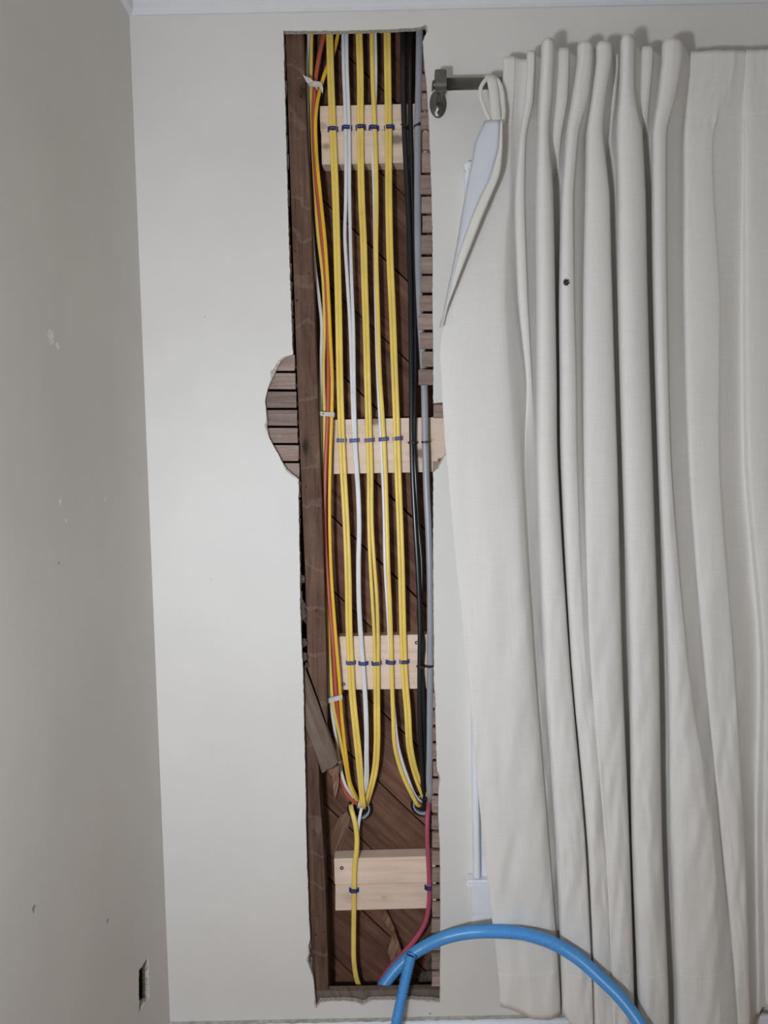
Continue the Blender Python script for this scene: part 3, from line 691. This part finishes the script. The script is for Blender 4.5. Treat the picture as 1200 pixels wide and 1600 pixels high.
def zip_tie(px, py, Y, wpx, dpt, label, tilt=0, head=1):
    p = at(px, py, Y); t = tag(empty('zip_tie', p), label, 'zip tie', 'black zip ties')
    rx, ry = wpx*PX/2+.0012, dpt/2+.0012
    V = []; Fc = []; N = 18; hz = .0022
    for j in range(N):
        a = 2*math.pi*j/N
        for k, z in ((1,-hz),(1,hz),(.88,hz),(.88,-hz)):
            V.append(p+Vector((rx*k*math.cos(a), ry*k*math.sin(a), z-tilt*rx*math.cos(a))))
    for j in range(N):
        a = j*4; c = ((j+1) % N)*4
        Fc += [[a+k, a+(k+1)%4, c+(k+1)%4, c+k] for k in range(4)]
    mesh_obj('band', V, Fc, 'black_plastic', t, smooth=False)
    hx = p + Vector((rx*.35*head, -ry-.0015, 0))
    box('lock_head', tuple(hx-Vector((.0032,.002,.0032))), tuple(hx+Vector((.0032,.002,.0032))), 'black_plastic', t, bevel=.0006)
    tp = [hx+Vector((.003*head,-.001,.0005)), hx+Vector((.007*head,-.003,.0012)), hx+Vector((.011*head,-.004,.0010))]
    sweep('tail', smooth_path(tp, .002), .0006, .0014, 'black_plastic', t, 6)
zip_tie(652.8,197,.052,10.6,.0155,'black zip tie round the grey cable beside the top block', -.2, 1)
zip_tie(664.5,691,.052,10.6,.0155,'black zip tie round the grey cable at the second block', 0, 1)
zip_tie(672.3,1040,.052,10.6,.0155,'black zip tie round the grey cable at the third block', 0, -1)
zip_tie(645,692,.0625,13,.017,'black zip tie round both black cables at the second block', .05, -1)
zip_tie(657.5,1041,.0625,12,.017,'black zip tie round both black cables at the third block', .0, 1)
zip_tie(634,199,.062,8.4,.0125,'black zip tie round the thick black cable at the top block', .0, -1)
def strap(poly, Y, label, extra=None, scr=None, twist=0.0):
    c0 = at(sum(p[0] for p in poly)/len(poly), max(p[1] for p in poly), Y)
    t = tag(empty('cable_strap', c0), label, 'cable strap', 'white straps round the cable bundle')
    n = len(poly)//2                          # poly: upper edge left->right then lower edge right->left
    up = poly[:n]; lo = poly[n:][::-1]; V = []; Fc = []
    for i in range(n):
        u = i/(n-1); Yc = Y - .004*math.sin(math.pi*u) + twist*(u-.5)
        a, c = at(up[i][0], up[i][1], Yc), at(lo[i][0], lo[i][1], Yc+.001)
        V += [a, c, c+Vector((0,.0022,0)), a+Vector((0,.0022,0))]
        if i: q = (i-1)*4; Fc += [[q+k, q+(k+1)%4, q+4+(k+1)%4, q+4+k] for k in range(4)]
    Fc += [[0,1,2,3], [4*n-1,4*n-2,4*n-3,4*n-4]]
    mesh_obj('band', V, Fc, 'white_strap', t, bevel=.0003)
    if extra: extra(t)
    if scr: lathe('nail', [(.0001,.0030),(.0016,.0028),(.0018,.0018),(.0018,-.01)], at(scr[0], scr[1], Y-.003), 'y', 'dark_steel', t, 10)
    return t
def torn_end(t):
    prism('torn_tab', [(473,116),(477,119),(485,122),(490,127),(481,130),(478,127)], .020, .0225, 'white_strap', t)
    prism('torn_tab', [(479,122),(492,126.5),(496,128),(484,131)], .0445, .0465, 'white_strap', t)
    prism('loose_end', [(500,127.5),(503,131),(505,138),(504,146),(501.5,141),(499,136)], .0455, .0475, 'white_strap', t)
    prism('loose_end', [(493,135),(496,136),(496.5,142),(494,138)], .047, .049, 'white_strap', t)
strap([(480,125),(484,129),(490,127.5),(496,127),(502,127.5),(501.5,135.5),(496,135.5),(490,135.5),(483.5,134.5),(479,129)], .0485, 'torn pinkish-white strap round the bundle near the top of the opening', torn_end)
strap([(495,642),(501,643),(508,643.5),(516,644),(522.5,644.5),(522.5,651.5),(516,651),(508,650),(501,649.5),(495.5,648.5)], .0455, 'neat white strap with a nail, beside the second pine block', None, (505,646.5))
strap([(511,1092),(517,1090),(523,1088.5),(529,1087),(535,1085.5),(535,1092.5),(529,1094.5),(523,1096),(517,1098),(511,1099.5)], .0470, 'dusty white strap slanting up to the right, below the third block')

# ================================================================== SPLINTERS AND RUBBLE
for q, (poly, Y0_, Y1_, lab) in enumerate([
    ([(512,1203),(520,1201),(529,1196),(530,1206),(525,1222),(521,1216),(517,1212)], .040, .052, None),
    ([(519,1214),(524,1209),(529,1206),(530,1222),(527,1240),(523,1250),(521,1236)], .100, .1115, None),
    ([(497,1336),(508,1312),(520,1292),(532,1275),(543,1268),(547,1276),(545,1292),(538,1312),(531,1336)], .1095, .1125, None)]):
    prism('split_wood', poly, Y0_, Y1_, 'splinter_wood', wall, bevel=.001)
def splinter(poly, Y0_, Y1_, label):
    tag(prism('wood_splinter', poly, Y0_, Y1_, 'splinter_wood', None, bevel=.0012), label, 'splinter', 'broken wood behind the crimson cable')
splinter([(606,1486),(611,1470),(614,1463),(618,1476),(619,1494),(616,1512),(613,1512)], .086, .1125, 'pale flat wood splinter left of the forked one, behind the crimson cable')
splinter([(613,1462),(617,1456),(622,1470),(627,1484),(624,1494),(620,1494),(617,1478)], .080, .1125, 'pale wood splinter touching the crimson cable from behind')
splinter([(597,1433),(604,1425),(611,1438),(617,1452),(613,1456),(604,1447)], .096, .1125, 'short fibrous splinter just under the lowest pine block')
def chunk(px, py, Y, s, label, mat='debris'):
    c0 = at(px, py, Y); bm = bmesh.new(); bmesh.ops.create_icosphere(bm, subdivisions=2, radius=1); sd = random.random()*50
    vs_ = []
    for v in bm.verts:
        k = 1+.65*noise.noise(v.co*1.3+Vector((sd,0,0)))
        vs_.append(c0+Vector((v.co.x*s[0], v.co.y*s[1], v.co.z*s[2]))*k)
    fs = [[v.index for v in f_.verts] for f_ in bm.faces]; bm.free()
    zt_ = at(600,1556,.06).z; lo = min(v.z for v in vs_)
    vs_ = [v+Vector((0,0,zt_-lo+.0005)) for v in vs_] if Y < .2 and lo < zt_+.012 else vs_
    tag(mesh_obj('plaster_chunk', vs_, fs, mat), label, 'rubble', 'rubble in the bottom corner of the wall cavity')
chunk(667,1538,.070,(.012,.012,.009),'lump of rubble in the corner against the lowest right lath')
chunk(651,1540,.078,(.013,.011,.007),'flat grey-brown lump of rubble left of the corner lump')
chunk(640,1542,.098,(.010,.010,.006),'small lump of rubble behind the open conduit end')

chunk(672,1524,.085,(.013,.014,.016),'tall dark lump of rubble leaning on the right laths')
chunk(661,1528,.098,(.014,.010,.014),'dark lump of rubble at the back of the cavity corner')
chunk(675,1508,.100,(.010,.010,.018),'narrow upright lump of rubble behind the right laths')

# ================================================================== CURTAIN ROD
ZR, YR, RR = at(725,131,-.050).z, -.050, .0120
rod_root = tag(empty('curtain_rod', (at(690,131,YR).x, 0, ZR)), 'grey metal curtain rod on a bracket with an oval wall plate', 'curtain rod')
xr0 = at(680,131,YR).x
lathe('rod', [(.0001,0),(RR,0),(RR,1.62),(.0001,1.62)], (xr0,YR,ZR), 'x', 'pewter', rod_root, 24)
# cup that holds the rod
xc0, xc1 = at(679.5,131,YR).x, at(697,131,YR).x
N = 22; V = []; Fc = []
prf = []
for k in range(N+1):
    a = math.radians(-200+220*k/N); prf.append((YR+.0175*math.cos(a), ZR+.0165*math.sin(a)))
zc_ = at(688,112,YR).z
prf = [(YR-.0165, zc_-.004),(YR-.010, zc_),(YR+.010, zc_),(YR+.0165, zc_-.003)] 
for k in range(N+1):
    a = math.radians(0-180*k/N); prf.append((YR+.0170*math.cos(a), ZR-.002+.0150*math.sin(a)))
n = len(prf)
for x in (xc0, xc1):
    for y, z in prf: V.append((x, y, z))
Fc = [[i,(i+1)%n,n+(i+1)%n,n+i] for i in range(n)]+[list(range(n)),list(range(2*n-1,n-1,-1))]
mesh_obj('cup', V, Fc, 'pewter', rod_root, bevel=.0012)
lathe('end_cap', [(.0001,-.0055),(.007,-.005),(.0095,-.001),(.0095,.002)], (xc0-.001,YR,ZR-.001), 'x', 'pewter', rod_root, 18)
zz = ZR-.014
sweep('thumb_screw', smooth_path([(xc0-.004,YR-.006,ZR+.004),(xc0-.0055,YR-.007,ZR-.006),(xc0-.006,YR-.006,ZR-.017)], .0012), .0022, .0022, 'pewter', rod_root, 10, lambda s: 1.0 if (s/.003) % 1 < .5 else .72, 2.0)
pp = at(684.3,163,0); pl = lathe('wall_plate', [(.0188,.0003),(.0188,.003),(.0165,.0055),(.0125,.0065),(.011,.0095),(.006,.0115),(.0001,.012)], pp, 'y', 'pewter', rod_root, 30, 1.0, 1.62)
for dz in (-.021, .019):
    lathe('plate_screw', [(.0036,0),(.0036,.0022),(.0026,.0034),(.0001,.0036)], pp+Vector((0,-.0055,dz)), 'y', 'dark_steel', pl, 12)
sweep('arm', smooth_path([pp+Vector((0,-.008,-.004)), Vector((pp.x+.001,-.024,pp.z-.006)), Vector((pp.x+.003,-.040,ZR-.014)), Vector((pp.x+.005,YR,ZR-.012))], .004), .0058, .0058, 'pewter', rod_root, 14)

# ================================================================== CURTAIN
LV = [98,150,200,290,440,560,700,850,1000,1150,1300,1430,1560,1600]
def fold(d): return sorted(d.items())
FOLDS = [  # name, {py: (left px, right px)}, {py: crest depth}, {py: depth of the valley on its right}, where that valley lies in the gap
 ('A', {98:(786,806),200:(774,800),290:(745,797),340:(727,793),440:(703,792),480:(692,795),515:(686.5,797),560:(689,800),700:(699,810),1000:(728,830),1300:(755,854),1560:(781,873)},
       {98:.078,200:.076,290:.080,440:.105,700:.115,1560:.110}, {98:.062,290:.060,700:.045,1560:.045}, .75),
 ('B', {98:(823,837),150:(819,834),200:(810,823),290:(804,821),440:(809,826),560:(822,832),700:(828,834),1000:(840,846),1300:(861,865),1560:(876,877)},
       {98:.098,290:.098,440:.090,560:.070,700:.045,1560:.045}, {98:.062,290:.058,560:.045,1560:.040}, .7),
 ('C', {98:(846,867),150:(842,864),200:(840,859),290:(837,864),440:(838,867),560:(838,869),700:(838,871),1000:(849,889),1300:(868,914),1560:(878,926)},
       {98:.142,200:.130,440:.132,1000:.118,1560:.120}, {98:.062,290:.045,700:.035,1000:.060,1300:.070,1450:.095,1560:.105}, .5),
 ('c', {98:(871,891),150:(867,888),200:(862,878),240:(866,874),290:(870,872),700:(873,874),1000:(890,890.6),1300:(915,916),1560:(927,928)},
       {98:.106,200:.090,260:.048,700:.035,1300:.070,1560:.105}, {98:.062,290:.040,700:.035,1000:.060,1300:.070,1450:.095,1560:.105}, .5),
 ('D', {98:(902,927),150:(893,921),200:(884,906),290:(876,898),440:(873,899),560:(874,902),700:(876,904),1000:(892,916),1300:(918,942),1560:(930,955)},
       {98:.128,200:.122,440:.126,1000:.118,1560:.122}, {98:.062,200:.056,700:.072,850:.100,1000:.110,1560:.114}, .8),
 ('E', {98:(931,957),150:(924,948),200:(916,943),290:(914,952),440:(911,956),700:(912,964),1000:(922,971),1300:(946,983),1560:(958,991)},
       {98:.127,200:.122,440:.124,1000:.124,1560:.122}, {98:.062,290:.056,700:.050,1560:.045}, .6),
 ('e', {98:(959,967),150:(952,963),200:(948,956),240:(953,958),290:(957,960),700:(966,967),1000:(975,976),1300:(984,985),1560:(992,993)},
       {98:.088,200:.074,260:.056,700:.045,1560:.040}, {98:.062,290:.052,700:.045,1560:.040}, .5),
 ('F', {98:(969,993),150:(967,993),200:(962,1003),290:(964,1008),440:(965,1011),700:(972,1019),1000:(982,1029),1300:(987,1034),1560:(997,1045)},
       {98:.148,200:.134,440:.134,1000:.124,1560:.126}, {98:.062,290:.042,700:.038,1560:.036}, .45),
 ('f', {98:(1001,1022),150:(1000,1016),200:(1006,1011),290:(1012,1015),700:(1023,1024),1000:(1033,1034),1300:(1038,1039),1560:(1049,1050)},
       {98:.106,200:.076,260:.042,1560:.036}, {98:.062,290:.042,700:.036,1560:.036}, .5),
 ('G', {98:(1034,1068),150:(1027,1058),200:(1018,1044),290:(1018,1043),440:(1020,1044),700:(1028,1051),1000:(1041,1077),1300:(1045,1118),1560:(1056,1130)},
       {98:.132,200:.118,440:.118,1000:.120,1560:.128}, {98:.062,290:.060,1000:.080,1560:.090}, .85),
 ('H', {98:(1078,1150),200:(1068,1119),290:(1068,1119),440:(1068,1128),700:(1076,1128),1000:(1099,1150),1300:(1128,1166),1560:(1153,1174)},
       {98:.084,200:.096,440:.102,1000:.104,1560:.112}, {98:.078,290:.078,1000:.066,1560:.050}, .75),
 ('I', {98:(1166,1222),200:(1163,1222),700:(1167,1226),1000:(1191,1240),1300:(1188,1245),1560:(1192,1252)},
       {98:.084,200:.094,1560:.104}, {98:.062,290:.062,1560:.050}, .7),
 ('J', {98:(1244,1290),200:(1240,1286),700:(1244,1290),1560:(1270,1330)}, {98:.10,1560:.115}, {98:.062,290:.060,1560:.050}, .7),
 ('K', {98:(1306,1350),700:(1308,1352),1560:(1345,1400)}, {98:.09,1560:.112}, {98:.062,290:.060,1560:.050}, .7),
 ('L', {98:(1370,1420),700:(1372,1424),1560:(1415,1465)}, {98:.10,1560:.112}, {98:.08,1560:.08}, .7)]
def ip(d, y):
    T_ = sorted(d.items())
    if y <= T_[0][0]: return T_[0][1]
    if y >= T_[-1][0]: 
        return T_[-1][1]
    ks = [k for k, _ in T_]; i = max(j for j in range(len(ks)) if ks[j] <= y)
    u = (y-ks[i])/(ks[i+1]-ks[i])
    t = i+u
    isn = not isinstance(T_[0][1], tuple)
    P = [((v,) if isn else v) for _, v in T_]
    # monotone-ish: smoothstep blend of linear and Catmull-Rom
    c = catmull(P, t); l = [a+(b_-a)*u for a, b_ in zip(P[i], P[i+1])]
    r = [0.6*a+0.4*b_ for a, b_ in zip(c, l)]
    return r[0] if isn else tuple(r)
OV = {'A': 2.0, 'G': 2.0, 'H': -8.0, 'I': -4.0}
def section(py):
    pts = []
    for q, (nm, X, D, Vd, vp) in enumerate(FOLDS):
        xl, xr = ip(X, py); dc = ip(D, py); dv = ip(Vd, py)
        prev_dv = ip(FOLDS[q-1][3], py) if q else dc-.012
        wd = xr-xl; last = q == len(FOLDS)-1
        nl = xr if last else ip(FOLDS[q+1][1], py)[0]
        if q == 0: f = [(xl, dc-.006), (xl+.2*wd, dc-.001), (xl+.5*wd, dc)]
        else: f = [(xl, prev_dv+.55*(dc-prev_dv)), (xl+.12*wd, dc-.10*(dc-prev_dv)), (xl+.5*wd, dc)]
        f += [(xl+.88*wd, dc-.09*(dc-dv)), (xl+1.02*wd, dv+.68*(dc-dv))]
        f.append((nl+OV.get(nm, 10.0)*min(1, max(0, (dc-dv)/.03)), dv))
        if q and nm in 'cefB':                 # a pleat that dies out: melt it into the valley
            pl = ip(FOLDS[q-1][1], py)[1]; k = min(1, max(0, (wd-4)/7)); k = k*k*(3-2*k)
            
            dcp, dvp = ip(FOLDS[q-1][2], py), ip(FOLDS[q-1][3], py)
            if len(FOLDS[q-1][0]) and FOLDS[q-1][0] in 'cefB': dcp = dvp
            e0 = dvp+.62*(dcp-dvp); gx = nl+10.0-pl
            g = [(pl+gx*u, e0+(dv-e0)*u) for u in (.30,.44,.58,.72,.86)]+[(nl+10.0, dv)]
            e1, x1 = e0+(dv-e0)*.16, pl+gx*.16
            if nm != 'B':                      # deep narrow slit with a floor, not a slope
                gx = nl+2.0-pl; g = [(pl+gx*u, dv) for u in (.2,.35,.5,.65,.8)]+[(nl+2.0, dv)]
                e1, x1 = dv+.2*(e0-dv), pl-1.0
            f = [(a[0]*k+c[0]*(1-k), a[1]*k+c[1]*(1-k)) for a, c in zip(f, g)]
            pv = pts[-1]; pts[-1] = (pv[0]*k+x1*(1-k), pv[1]*k+e1*(1-k))
        pts += f[:-1] if last else f
    return pts
HEMY = [(775,1571),(800,1578),(835,1593),(860,1594),(875,1586),(880,1584),(895,1606),(930,1618),(1000,1622),(1150,1624),(1175,1610),(1190,1574),(1250,1573)]
ROWS = 150; SEG = 5
ztop = CAM.z + 0.864
zbot = at(840, 1594, -.112).z
verts = []; NC = None
cur = tag(empty('curtain', (at(980,131,-.09).x, -.09, zbot)), 'pale linen curtain hanging in deep folds from the rod', 'curtain')
PY0 = 98; PY1 = 1600
rows_py = []
ref0 = at(950, 98, -.10).z; ref1 = at(950, 1600, -.10).z
for r in range(ROWS+1):
    v = r/ROWS
    v = v**1.08
    z = ztop+(zbot-ztop)*v
    py = 98+(1600-98)*(ref0-z)/(ref0-ref1); py = max(py, 98)
    S = section(py); n = len(S); row = []
    for k in range((n-1)*SEG+1):
        x, d = catmull(S, k/SEG)
        low = min(1.0, max(0.0, (py-500)/700))
        wx = noise.noise((x*.035, py*.004, 4.1)); w2 = noise.noise((x*.075+py*.010, py*.011, 9.7)); w3 = noise.noise((x*.16-py*.02, py*.02, 2.2))
        d += (.0045*wx+.0050*w2*low+.0024*w3*low)*(0.35+.65*low)
        if py < 185: d += (.0035 if x > 1085 else .0012)*noise.noise((x*.22+py*.03, py*.012, 8.0))         # gathered heading
        if abs(py-181) < 5: d -= .0010
        d = max(d, .0672-.0250*min(1, max(0, (py-150)/110)))
        p = at(x, py, -d)
        # keep every row at one height: slide the traced point along the cloth
        dz = 0.0
        zb2 = at(x, interp(HEMY, x), -d).z
        dz = (zb2-zbot)*max(0.0, (v-.72)/.28)**2 + .002*noise.noise((x*.02, 1, 1))*v
        if r == 0: dz = .003*noise.noise((x*.08, 2, 1))
        row.append(Vector((p.x, -d, z+dz)))
    verts.append(row)
NC = len(verts[0])
flat = [v for row in verts for v in row]
fs = [(r*NC+c, r*NC+c+1, (r+1)*NC+c+1, (r+1)*NC+c) for r in range(ROWS) for c in range(NC-1)]
cl = mesh_obj('panel', flat, fs, 'linen', cur, smooth=True)
sol = cl.modifiers.new('thickness', 'SOLIDIFY'); sol.thickness = .0012; sol.offset = -1
# the leading edge folded back on itself: lining with a turned hem
XE = {188:786,200:785.5,230:785.5,262:783,280:778,310:765.5,340:753,400:730,450:711,490:695.5,516:687}
XH = {188:781,200:781,230:779,262:771,280:765,310:750,340:737,400:716,450:705,490:692.5,516:687}
XF = {188:758,200:752,222:742,232:740,260:735,291:729,330:722,367:716,421:706,475:695,500:691,516:687}
def strip(name, Xa, Xb, da, db, mat, nrow=46, ncol=7, bulge=.006, th=.0016, ya=188, yb=511):
    V = []; Fc = []
    for r in range(nrow+1):
        py = ya+(yb-ya)*r/nrow; a = ip(Xa, py); c = ip(Xb, py)
        for k in range(ncol+1):
            u = k/ncol; d = da+(db-da)*u + bulge*math.sin(math.pi*u)+.002*noise.noise((u*3, py*.015, 6))
            V.append(at(a+(c-a)*u, py, -d))
    Fc = [(r*(ncol+1)+k, r*(ncol+1)+k+1, (r+1)*(ncol+1)+k+1, (r+1)*(ncol+1)+k) for r in range(nrow) for k in range(ncol)]
    o = mesh_obj(name, V, Fc, mat, cur, smooth=True)
    s_ = o.modifiers.new('thickness', 'SOLIDIFY'); s_.thickness = th; s_.offset = -1
    return o
tag(strip('lining', XF, XH, .112, .128, 'linen_lining'), 'bluish lining of the turned-back edge')
tag(strip('side_hem', XH, XE, .1292, .131, 'linen_hem', ncol=4, bulge=.0022, th=.003), 'stitched hem along the turned-back edge')
# bunched corner of the heading looped over the rod
def ribbon(ctrl, wpx, name='heading_corner', tk=.0035):
    P_ = path_px(ctrl, .004); L_ = len(P_)
    return sweep(name, P_, wpx*PX/2, tk, 'linen_hem', cur, 12, lambda s: 1.0, 2.4)
ribbon([(766,121,-.080),(757,127,-.090),(751,138,-.092),(751,152,-.094),(757,170,-.100),(764,186,-.108),(769,196,-.112)], 5.5)
ribbon([(764,120,-.070),(768,125,-.094),(771,140,-.100),(773,160,-.106),(775,180,-.113),(777,198,-.120)], 13.0, tk=.005)
ribbon([(771,121,-.074),(779,128,-.094),(784,142,-.099),(786,160,-.103),(787,178,-.110),(784,197,-.118)], 6.0)
ribbon([(776,126,-.085),(780,140,-.094),(782,160,-.099),(783,180,-.105),(782,196,-.112)], 6.0, tk=.0035)
